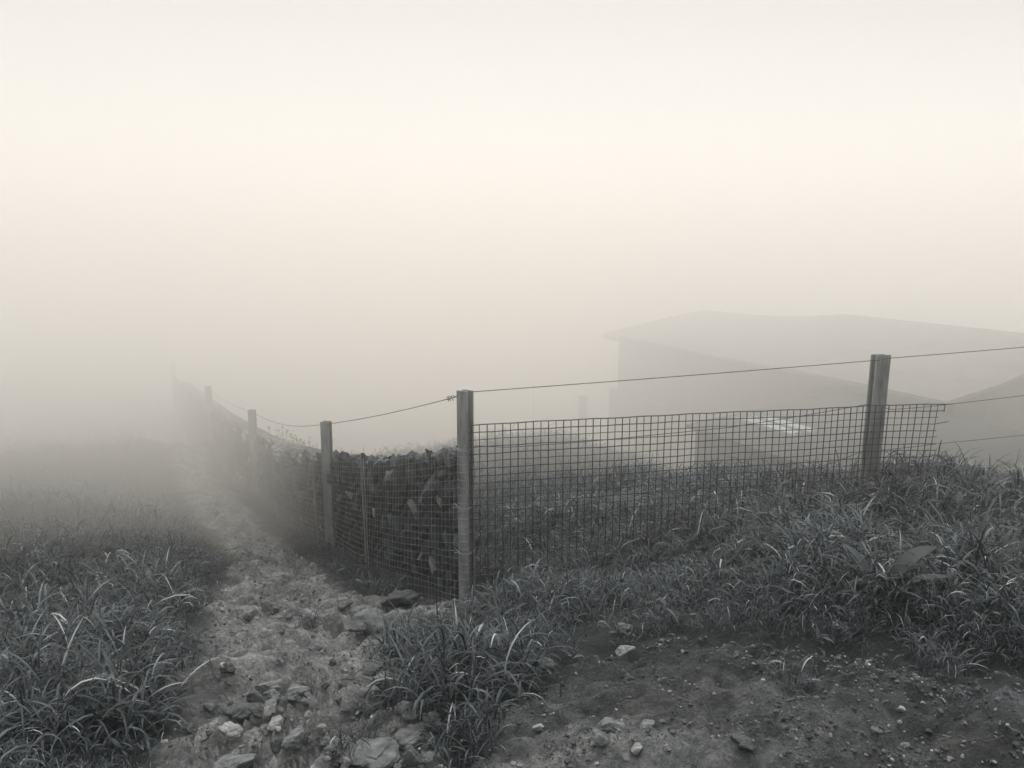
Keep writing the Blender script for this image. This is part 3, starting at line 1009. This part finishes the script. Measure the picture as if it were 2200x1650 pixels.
def grass_cover(x, y):
    """0..1: how thick the grass is"""
    n1 = fbm(x * 2.2, y * 2.2, 4, 61); n2 = fbm(x * 6, y * 6, 3, 62)
    p = sstep(-0.02, 0.22, path_d(x, y) + 0.10 * n2)
    d = sstep(-0.02, 0.16, dirt_d(x, y) + 0.05 * n2)
    c = np.minimum(p, d) * np.clip(0.7 + 1.0 * n1 + 0.5 * n2, 0.08, 1)
    # thin strip of half-bare soil on the bank before the corner
    bare = np.exp(-(((x - 0.45) / 0.45) ** 2 + ((y - 3.42) / 0.28) ** 2))
    c = c * (1 - 0.72 * bare * (n2 > -0.25))
    ws = wall_side(x, y)
    c = np.where((ws < 0.06) & (ws > -0.36), 0, c)
    nearcorner = np.exp(-(((x + 0.62) / 0.42) ** 2 + ((y - 5.0) / 0.5) ** 2))
    c = c * (1 - 0.85 * nearcorner)
    return c * hut_clear(x, y)

def grass_height(x, y):
    n = fbm(x * 1.3, y * 1.3, 3, 71)
    h = 0.14 + 0.11 * n + 0.05 * fbm(x * 4.2, y * 4.2, 2, 72)
    right = sstep(0.9, 2.2, x) * sstep(3.0, 3.9, y) * (1 - sstep(6.5, 8.0, y))
    h = h + 0.15 * right * (1 + n)
    left = sstep(1.1, 2.0, -x - (y - 3) * 0.3) * (1 - sstep(6, 10, y))
    h = h + 0.08 * left
    edge = sstep(0.0, 0.5, np.minimum(dirt_d(x, y), path_d(x, y)))
    ws = wall_side(x, y)
    h = np.where((ws > 0) & (ws < 0.9), h * 0.75, h)
    h = np.where((ws <= 0) & (y > 4.6), h + 0.06, h)
    return np.clip(h * (0.5 + 0.5 * edge), 0.06, 0.5)

def build_grass():
    r = np.random.default_rng(77)
    parts = []
    # broader-leaved herbs between the grass
    a = r.uniform(math.radians(-46), math.radians(46), 9000); d = r.uniform(1.6, 7.5, 9000)
    x, y = np.sin(a) * d, np.cos(a) * d
    k = (r.random(9000) < grass_cover(x, y)) & (fbm(x * 1.9, y * 1.9, 2, 65) > 0.0)
    x, y = x[k], y[k]; N = len(x)
    H = grass_height(x, y) * r.uniform(.6, 1.1, N); z = height(x, y)
    n_ = 0; Vs, Qs, Ts = [], [], []
    for j in range(5):
        L = r.uniform(.035, .085, N)
        V, Q, T = leaf_arrays(np.stack([x, y, z + H * r.uniform(.2, 1.0, N)], 1), r.uniform(0, 6.28, N), L, L * r.uniform(.16, .27, N), r.uniform(.5, 1.3, N), r.uniform(.3, 1.6, N), 4,
                              np.clip(r.normal(.4, .2, N), 0, .9), shape='broad', twist=r.normal(0, .6, N))
        Vs.append(V); Qs.append(Q + n_); Ts.append(T); n_ += len(V)
    parts.append((np.concatenate(Vs), np.concatenate(Qs), np.concatenate(Ts)))
    for (r0, r1, cnt, sc, per, seg) in ((1.2, 4.2, 42000, 1.0, 6, 5), (4.2, 8.0, 56000, 1.1, 5, 4), (8.0, 14.0, 20000, 1.5, 5, 3), (14.0, 24.0, 5000, 2.4, 4, 3)):
        a = r.uniform(math.radians(-50), math.radians(50), cnt * 2)
        d = d_ = np.sqrt(r.uniform(r0 * r0, r1 * r1, cnt * 2))
        x, y = np.sin(a) * d, np.cos(a) * d
        keep = r.random(cnt * 2) < grass_cover(x, y)
        x, y = x[keep][:cnt], y[keep][:cnt]
        H = grass_height(x, y) * r.uniform(0.6, 1.3, len(x))
        size = np.clip(H * r.uniform(0.5, 0.8, len(x)), 0.06, 0.24) * (1 + (sc - 1) * 0.5)
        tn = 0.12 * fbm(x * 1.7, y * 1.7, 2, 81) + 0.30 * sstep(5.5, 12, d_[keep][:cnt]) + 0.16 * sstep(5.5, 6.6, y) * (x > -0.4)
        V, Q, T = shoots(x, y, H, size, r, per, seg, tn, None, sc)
        parts.append((V, Q, T))
    n = 0; Vs, Qs, Ts = [], [], []
    for V, Q, T in parts:
        Vs.append(V); Qs.append(Q + n); Ts.append(T); n += len(V)
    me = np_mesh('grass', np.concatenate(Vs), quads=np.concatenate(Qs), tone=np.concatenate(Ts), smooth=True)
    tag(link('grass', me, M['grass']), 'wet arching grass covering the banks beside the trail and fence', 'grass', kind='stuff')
build_grass()

def tuft(name, px, py, n, radius, H, size, label, cat='tuft', mat='grass', tone=0.0, sink=0.0, group=None, seed=0):
    r = np.random.default_rng(1000 + seed + int(px))
    c = on_ground(px, py)
    a = r.uniform(0, 6.283, n); d = radius * np.sqrt(r.random(n))
    x, y = c.x + np.cos(a) * d, c.y + np.sin(a) * d
    Hh = H * r.uniform(0.6, 1.2, n) * (1 - 0.45 * (d / radius) ** 2)
    V, Q, T = shoots(x, y, Hh, np.full(n, size) * r.uniform(.7, 1.2, n), r, 6, 6, tone)
    V = V - np.array(c)
    o = link(name, np_mesh(name, V, quads=Q, tone=T, smooth=True), M[mat])
    o.location = c
    return tag(o, label, cat, group)

tuft('grass_clump', 985, 1480, 260, 0.30, 0.26, 0.19, 'big overhanging grass clump where the bank meets the rocky trail')
tuft('grass_clump', 930, 1400, 170, 0.26, 0.20, 0.17, 'broad grass clump on the bank edge below the corner post', seed=2)
tuft('grass_clump', 1005, 1585, 60, 0.11, 0.12, 0.12, 'narrow grass clump hanging off the bank at the bottom of the trail', seed=3)
tuft('grass_clump', 765, 1610, 40, 0.09, 0.08, 0.09, 'small dark grass tuft growing alone among the trail stones', tone=-0.2, seed=4)
tuft('grass_clump', 1690, 1450, 34, 0.10, 0.08, 0.09, 'grass tuft on a little earth ledge below the right bank', seed=5)
tuft('grass_clump', 2070, 1530, 16, 0.07, 0.06, 0.07, 'scrappy seedling clump on bare earth near the right edge', tone=-0.1, seed=6)
tuft('grass_clump', 1210, 1470, 30, 0.14, 0.05, 0.07, 'low flattened weed patch on the dark earth slope', tone=-0.2, seed=7)
tuft('grass_clump', 2020, 1435, 50, 0.14, 0.10, 0.11, 'spreading grass clump at the foot of the right bank', seed=8)
tuft('grass_clump', 850, 1275, 50, 0.13, 0.13, 0.12, 'rounded grass tuft against the foot of the stone wall', seed=9)
tuft('grass_clump', 663, 1335, 30, 0.08, 0.09, 0.10, 'dark grass tuft drooping over a ledge of the rocky trail', tone=-0.1, seed=10)
tuft('grass_clump', 200, 1560, 170, 0.30, 0.27, 0.26, 'tall arching grass clump in the bottom corner left of the trail', seed=11)
tuft('grass_clump', 60, 1480, 90, 0.25, 0.28, 0.27, 'long leaning grass clump at the left edge of the bank', tone=0.1, seed=12)
tuft('grass_clump', 2060, 1290, 60, 0.22, 0.30, 0.32, 'tall coarse grass clump on the right bank in front of the fence', seed=13)
tuft('grass_clump', 1360, 1180, 60, 0.16, 0.22, 0.2, 'dark grass clump at the foot of the square wire mesh', tone=-0.25, seed=14)

# plant with a few very broad leaves in the right-hand grass
c = on_ground(1885, 1325)
def broad_plant(c):
    root = empty('broad_leaved_plant', c, 'low plant with very broad drooping ribbed leaves in the right-hand grass', 'plant')
    spec = [(0.15, 0.34, 0.075, 0.35, 1.25), (2.9, 0.32, 0.07, 0.5, 1.2), (-0.4, 0.30, 0.06, 0.7, 1.0), (2.2, 0.26, 0.055, 0.3, 1.1), (-1.3, 0.24, 0.05, 0.8, 0.9)]
    for i, (az_, L, W, th, kp) in enumerate(spec):
        V, Q, T = leaf_arrays(np.array([[0.02 * math.cos(az_), 0.02 * math.sin(az_), 0.10]]), np.array([az_]), np.array([L]), np.array([W]), np.array([th]), np.array([kp]), 12, np.array([0.35 + 0.1 * i]), shape='broad', twist=np.array([0.5 - 0.2 * i]))
        o = link('leaf', np_mesh('leaf', V, quads=Q, tone=T, smooth=True), M['broad'])
        o.parent = root
    b = MB()
    for i, (az_, L, W, th, kp) in enumerate(spec):
        b.tube([(0, 0, -0.04), (0.012 * math.cos(az_), 0.012 * math.sin(az_), 0.05), (0.02 * math.cos(az_), 0.02 * math.sin(az_), 0.105)], 0.004, 5)
    o = b.build('stem', M['twig']); o.parent = root
broad_plant(c)

def stem_plant(name, base, n, spread, H, label, cat, leaf=0.0, seed=1, r_=0.0035, mat='twig', droop=0.1):
    r = np.random.default_rng(seed)
    root = empty(name, base, label, cat)
    b = MB(); lf = []
    for i in range(n):
        a = r.uniform(0, 6.283); d = spread * r.random()
        x, y = math.cos(a) * d, math.sin(a) * d
        h = H * r.uniform(0.55, 1.1)
        lx, ly = r.normal(0, droop, 2) * h
        pts = [Vector((x + lx * k * k, y + ly * k * k, -0.06 + (h + 0.06) * k)) for k in (0, 0.35, 0.7, 1.0)]
        b.tube(pts, [r_, r_ * 0.85, r_ * 0.6, r_ * 0.3], 5)
        for k in range(int(r.integers(0, 3))):
            f = r.uniform(0.4, 0.85); p0 = pts[1].lerp(pts[3], f)
            q = p0 + Vector((r.normal(0, .06), r.normal(0, .06), r.uniform(.04, .14))) * (H / 0.4)
            b.tube([p0, p0.lerp(q, .6) + Vector((0, 0, -.005)), q], [r_ * .5, r_ * .4, r_ * .25], 4)
        if leaf:
            for k in range(9):
                f = r.uniform(0.35, 1.0)
                p0 = pts[0].lerp(pts[3], f)
                lf.append((p0, r.uniform(0, 6.28), leaf * r.uniform(.6, 1.2)))
    o = b.build('stem', M[mat]); o.parent = root
    if lf:
        N = len(lf)
        V, Q, T = leaf_arrays(np.array([q[0][:] for q in lf]), np.array([q[1] for q in lf]), np.array([q[2] for q in lf]), np.array([q[2] * .45 for q in lf]),
                              np.full(N, .9), r.uniform(0, .9, N), 4, r.uniform(.2, .7, N), shape='broad')
        o = link('foliage', np_mesh('foliage', V, quads=Q, tone=T), M['broad']); o.parent = root
    return root

def base_at(px, py, t):
    p = at(px, py, t)
    return Vector((p.x, p.y, h1(p.x, p.y)))
stem_plant('weed_plant', base_at(1690, 1060, 6.3), 26, 0.24, 0.46, 'leafless upright weed stems rising behind the square wire mesh', 'weed', 0, 3, 0.0028, droop=0.12)
stem_plant('weed_plant', base_at(1845, 1080, 5.35), 5, 0.05, 0.40, 'dark leafy weed just in front of the leaning right post', 'weed', 0.05, 4, 0.003)
stem_plant('weed_plant', base_at(2112, 1040, 5.9), 6, 0.06, 0.36, 'dead bristly stalk cluster above the grass near the right edge', 'weed', 0, 5, 0.004, droop=0.16)
stem_plant('weed_plant', base_at(2170, 1040, 5.9), 2, 0.03, 0.42, 'single thin bare stalk standing at the right edge of the grass', 'weed', 0, 6, 0.003, droop=0.05)
stem_plant('shrub', base_at(640, 950, 11.0), 40, 0.34, 0.55, 'ragged twiggy shrub growing beyond the wall in the fog', 'shrub', 0.07, 7, 0.004, droop=0.3)
stem_plant('shrub', base_at(590, 920, 12.0), 26, 0.25, 0.75, 'taller faint shrub beside the third fence post, behind the wall', 'shrub', 0.08, 8, 0.005, droop=0.2)

# seed heads that nod out of the grass on the left bank
def seedhead(px, py, L, az_, label, i):
    c = on_ground(px, py)
    r = np.random.default_rng(i)
    root = empty('seed_head_stalk', c, label, 'grass stalk')
    n = 10
    pts = []
    x = z = 0.0
    for k in range(n + 1):
        f = k / n
        pts.append(Vector((math.cos(az_) * x, math.sin(az_) * x, z - 0.03)))
        th = 0.25 + 1.9 * f ** 1.8
        x += math.sin(th) * L / n; z += math.cos(th) * L / n
    b = MB(); b.tube(pts, [0.0018] * n + [0.001], 4)
    o = b.build('stalk', M['rust']); o.parent = root
    roots, azs = [], []
    for k in range(60):
        f = 0.6 + 0.4 * k / 60
        ii = min(n - 1, int(f * n)); q = pts[ii].lerp(pts[ii + 1], f * n - ii)
        roots.append(q[:]); azs.append(r.uniform(0, 6.28))
    N = 60
    V, Q, T = leaf_arrays(np.array(roots), np.array(azs), np.full(N, .022), np.full(N, .003), r.uniform(.4, 1.5, N), np.full(N, .4), 2, r.uniform(.8, 1, N))
    o = link('seed_head', np_mesh('seed_head', V, quads=Q, tone=T), M['grass']); o.parent = root
seedhead(150, 1560, 0.46, -0.3, 'pale nodding grass seed head over the bottom-left clump', 1)
seedhead(40, 1640, 0.36, 2.4, 'pale upright grass plume at the very bottom of the left bank', 2)
seedhead(110, 1430, 0.42, 0.3, 'pale arched grass plume on the left bank above the tall clump', 3)
seedhead(270, 1400, 0.40, -0.6, 'slender pale grass plume halfway along the left bank', 4)
seedhead(360, 1330, 0.34, 0.2, 'short pale grass plume beside the trail edge on the left bank', 5)

# ------------------------------------------------------------------ stones on the trail and the earth
def st(px, py, w_, hgt, label, tone=1, var=None, sink=0.35, name='rock', rz=0.0, cat='stone'):
    c = on_ground(px, py)
    t = (c - Vector((0, 0, EYE))).length
    s = w_ * t / FPX / 2 * 1.25
    return stone(name, c, (s, s * 0.8, s * hgt), (rng.normal(0, .15), rng.normal(0, .15), rz + rng.normal(0, .2)), label, cat, None, tone, 'loose', var, sink)
st(573, 1546, 20, .9, 'small near-white stone, brightest on the stony trail', 2, 1, .2)
st(584, 1532, 30, .8, 'pale rounded stone touching the near-white one on the trail', 2, 4, .25)
st(592, 1578, 42, .6, 'wedge-shaped stone with a pale top lying in the middle of the trail', 2, 3, .15)
st(548, 1508, 34, .8, 'dark blocky stone in the pile at the trail edge', 0, 0, .3)
st(575, 1492, 42, .6, 'grey flat stone on the upper side of the trail stone pile', 1, 2, .3)
st(590, 1508, 38, .55, 'pale long stone leaning on the trail stone pile', 1, 5, .3)
st(556, 1532, 30, .6, 'dark low stone between the blocky one and the pale rounded one', 0, 6, .3)
st(520, 1540, 60, .45, 'long dark stone sunk into the left edge of the trail', 0, 7, .35, rz=.5)
st(496, 1594, 38, .7, 'pale stone half hidden by grass at the lower left of the trail', 2, 8, .3)
st(640, 1490, 48, .45, 'flat pale stone among gravel right of the pile', 1, 9, .35)
st(655, 1505, 30, .5, 'small flat stone below the gravel patch', 1, 1, .3)
st(690, 1590, 22, .7, 'small pale stone beside the lone dark grass tuft', 2, 2, .2)
st(632, 1612, 50, .55, 'pair-like split stone above the bottom slab of the trail', 1, 3, .3)
st(600, 1608, 36, .55, 'brown-grey stone at the bottom left of the lone tuft', 0, 4, .3)
st(930, 1572, 36, .8, 'square dark stone under the overhanging grass clump', 0, 0, .25)
st(934, 1552, 40, .45, 'slab stone roofing a dark gap under the grass clump', 1, 5, .1)
st(880, 1555, 46, .6, 'rounded stone sunk in the trail right of its middle', 1, 6, .4)
st(870, 1590, 56, .6, 'broad low boulder beside the gravel under the clump', 1, 7, .4)
st(790, 1636, 96, .45, 'big smooth pale slab at the bottom edge of the trail', 1, 8, .42)
st(505, 1640, 90, .3, 'wide rough slab at the bottom left of the trail', 1, 9, .42)
st(880, 1636, 44, .7, 'blocky stone at the bottom right of the trail', 0, 1, .3)
st(845, 1470, 75, .55, 'large rounded boulder at the trail edge below the bank grass', 1, 2, .42)
st(800, 1450, 50, .5, 'dark cracked stone left of the large rounded boulder', 0, 3, .4)
st(720, 1355, 46, 1.0, 'upright pointed stone jutting from the rock slope', 1, 4, .4)
st(725, 1333, 9, 1.0, 'tiny white pebble on top of the rock slope', 2, 5, .2)
st(790, 1350, 70, .5, 'wide layered stone on the rock slope below the wall', 1, 6, .42, rz=.6)
st(770, 1318, 44, .6, 'rounded grey knob on the rock slope near the wall', 1, 7, .4)
st(860, 1302, 60, .45, 'ridge-like stone on the slope towards the corner post', 0, 8, .4, rz=.7)
st(740, 1300, 40, .5, 'low pale stone high on the rock slope', 1, 9, .42)
st(948, 1318, 18, .9, 'small pale upright stone by the foot of the corner post', 2, 1, .2)
st(905, 1318, 12, .9, 'little pale stone left of the corner post foot', 2, 0, .2)
st(580, 1315, 34, .7, 'rounded stone on the sandy middle of the trail', 1, 2, .35)
st(535, 1330, 28, .7, 'small rounded stone at the grassy left edge of the sandy trail', 1, 3, .3)
st(605, 1425, 36, .6, 'flat stone with an undercut dark edge on the trail', 1, 4, .3)
st(495, 1455, 32, .6, 'dark rounded stone at the grass edge of the trail', 0, 5, .3)
st(493, 1475, 14, .9, 'bright pebble by the grass edge of the trail', 2, 6, .2)
st(1340, 1402, 38, .6, 'pale flat stone at the lip of the bare earth under the bank', 2, 7, .3)
st(1165, 1432, 40, .6, 'rounded stone peeping out of the grass on the bank', 0, 8, .3)
st(1340, 1352, 34, .6, 'rounded grey stone on the thin-grassed bank', 1, 9, .35)
st(1295, 1350, 26, .7, 'small grey stone beside the rounded one on the thin-grassed bank', 1, 0, .3)
st(1225, 1312, 28, .7, 'weathered stone under drooping grass near the wire mesh foot', 1, 1, .3)
st(1747, 1474, 24, .8, 'single rounded stone on bare earth below the right bank', 1, 2, .3)
st(1365, 1624, 28, .9, 'pale knobbly stone at the bottom of the bare earth', 2, 3, .2)
st(1345, 1634, 14, .9, 'small pale stone left of the knobbly one', 2, 4, .2)
st(1435, 1618, 16, .9, 'round pale stone right of the knobbly one', 2, 5, .2)
st(1600, 1605, 40, .5, 'dark low stone in the middle of the bare earth', 0, 6, .4)
st(1942, 1606, 14, .9, 'small pale stone on bare earth towards the right corner', 2, 7, .2)
st(1935, 1533, 12, .9, 'small bright stone in the gravel scatter on the right', 2, 8, .2)
st(2040, 1634, 12, .9, 'small pale stone at the bottom right of the earth', 2, 9, .2)
st(1310, 1570, 50, .5, 'rough stone ridge breaking through the earth slope', 1, 0, .42)
st(1285, 1600, 45, .5, 'rough pale lump on the earth slope', 1, 1, .42)
st(1155, 1568, 20, .7, 'pale pitted stone on the earth slope beside the clump', 2, 2, .3)
st(1390, 1565, 44, .45, 'flat rough stone on the earth slope right of the ridge', 1, 3, .42)

r = np.random.default_rng(31)
cnt = 0
while cnt < 110:                                        # countable small stones strewn over the trail
    px, py = r.uniform(440, 930), r.uniform(1150, 1648)
    c = on_ground(px, py)
    if path_d(np.array([c.x]), np.array([c.y]))[0] > 0.02:
        continue
    s = r.uniform(0.008, 0.020) * (1.4 if r.random() < 0.2 else 1)
    stone('rock', c, (s, s * r.uniform(.7, 1), s * r.uniform(.5, .9)), (r.normal(0, .3), r.normal(0, .3), r.uniform(0, 6.28)),
          'small angular loose stone strewn on the rocky trail', 'stone', 'small stones strewn on the trail', int(r.choice([0, 1, 1, 2])), 'loose', None, .3)
    cnt += 1
cnt = 0
while cnt < 70:
    px, py = r.uniform(1000, 2190), r.uniform(1400, 1648)
    c = on_ground(px, py)
    if dirt_d(np.array([c.x]), np.array([c.y]))[0] > -0.02 or path_d(np.array([c.x]), np.array([c.y]))[0] < 0.05:
        continue
    if fbm(np.array([c.x * 2.3]), np.array([c.y * 2.3]), 2, 96)[0] < 0.05 and r.random() < 0.85:
        continue
    s = r.uniform(0.003, 0.009)
    stone('rock', c, (s, s * r.uniform(.7, 1), s * r.uniform(.6, .9)), (r.normal(0, .3), r.normal(0, .3), r.uniform(0, 6.28)),
          'pebble-sized pale stone scattered on the dark bare earth', 'stone', 'pale pebbles on the bare earth', int(r.choice([1, 1, 2])), 'loose', None, .25)
    cnt += 1

def build_gravel():
    r = np.random.default_rng(55)
    bm = bmesh.new(); bmesh.ops.create_icosphere(bm, subdivisions=1, radius=1)
    V0 = np.array([v.co[:] for v in bm.verts]); F0 = np.array([[v.index for v in f.verts] for f in bm.faces]); bm.free()
    n = 70000
    a = r.uniform(math.radians(-46), math.radians(42), n); d = np.sqrt(r.uniform(1.4 ** 2, 7.5 ** 2, n))
    x, y = np.sin(a) * d, np.cos(a) * d
    x = np.concatenate([x, r.uniform(-0.6, 2.7, 60000)]); y = np.concatenate([y, r.uniform(1.3, 3.3, 60000)]); n = len(x)
    pd, dd = path_d(x, y), dirt_d(x, y)
    cl = fbm(x * 4.5, y * 4.5, 3, 95)
    prob = np.where(pd < 0.03, np.clip(0.25 + 1.6 * cl, 0.04, 1), np.where(dd < 0.0, np.clip(0.22 + 1.4 * cl, 0.05, 1), 0.02))
    k = r.random(n) < prob
    x, y = x[k], y[k]; pd = pd[k]
    z = height(x, y); n = len(x)
    s = np.clip(r.lognormal(math.log(0.0034), 0.55, n), 0.0016, 0.014) * np.where(pd < .03, 1.5, 0.9)
    jit = 1 + r.normal(0, .22, (n, len(V0), 1))
    asp = np.stack([r.uniform(.8, 1.3, n), r.uniform(.7, 1.1, n), r.uniform(.5, .9, n)], 1)[:, None, :]
    V = V0[None] * jit * asp * s[:, None, None]
    an = r.uniform(0, 6.28, n); c_, s_ = np.cos(an)[:, None], np.sin(an)[:, None]
    V = np.stack([V[..., 0] * c_ - V[..., 1] * s_, V[..., 0] * s_ + V[..., 1] * c_, V[..., 2]], 2)
    V = V + np.stack([x, y, z + s * .25], 1)[:, None, :]
    F = F0[None] + (np.arange(n) * len(V0))[:, None, None]
    tone = np.repeat(np.clip(np.where(pd < .03, r.beta(1.3, 2.0, n), r.beta(1.0, 3.2, n)) + (r.random(n) < .05) * .5, 0, 1), len(V0))
    me = np_mesh('gravel', V.reshape(-1, 3), tris=F.reshape(-1, 3), tone=tone)
    tag(link('gravel', me, M['loose']), 'fine gravel and grit over the trail and bare earth', 'gravel', kind='stuff')
build_gravel()

# twigs
def twig(px, py, L, az_, label, seed, up=0.05, r0=0.0035):
    c = on_ground(px, py)
    r = np.random.default_rng(seed)
    b = MB()
    pts = []
    for k in range(7):
        f = k / 6
        x, y = c.x + math.cos(az_ + 0.5 * f) * L * f, c.y + math.sin(az_ + 0.5 * f) * L * f
        pts.append(Vector((x, y, h1(x, y) + 0.008 + up * math.sin(math.pi * f) * L)))
    b.tube(pts, [r0 * (1 - 0.6 * k / 6) for k in range(7)], 5)
    for k in (2, 4):
        q = pts[k] + Vector((r.normal(0, .05), r.normal(0, .05), .03)) * L * 3
        b.tube([pts[k], q], [r0 * .5, r0 * .25], 4)
    tag(b.build('twig', M['twig']), label, 'twig')
twig(450, 1420, 0.30, -1.2, 'curved dark twig arching from the left grass over the trail', 1, .3)
twig(650, 1330, 0.20, 3.0, 'dark twig lying across the upper rock slope', 2)
twig(850, 1475, 0.18, 0.6, 'thin dark twig against the large rounded boulder', 3)
twig(1690, 1515, 0.10, -0.5, 'short pale stem lying on the bare earth', 4)
twig(2060, 1590, 0.14, -0.6, 'thin stem lying on earth near the right edge', 5)
twig(480, 1185, 0.45, 0.45, 'dark branch lying across the misty part of the trail', 6, .05, .006)
twig(1750, 1440, 0.16, -1.4, 'thin rootlet trailing down the bare earth from the bank', 7)
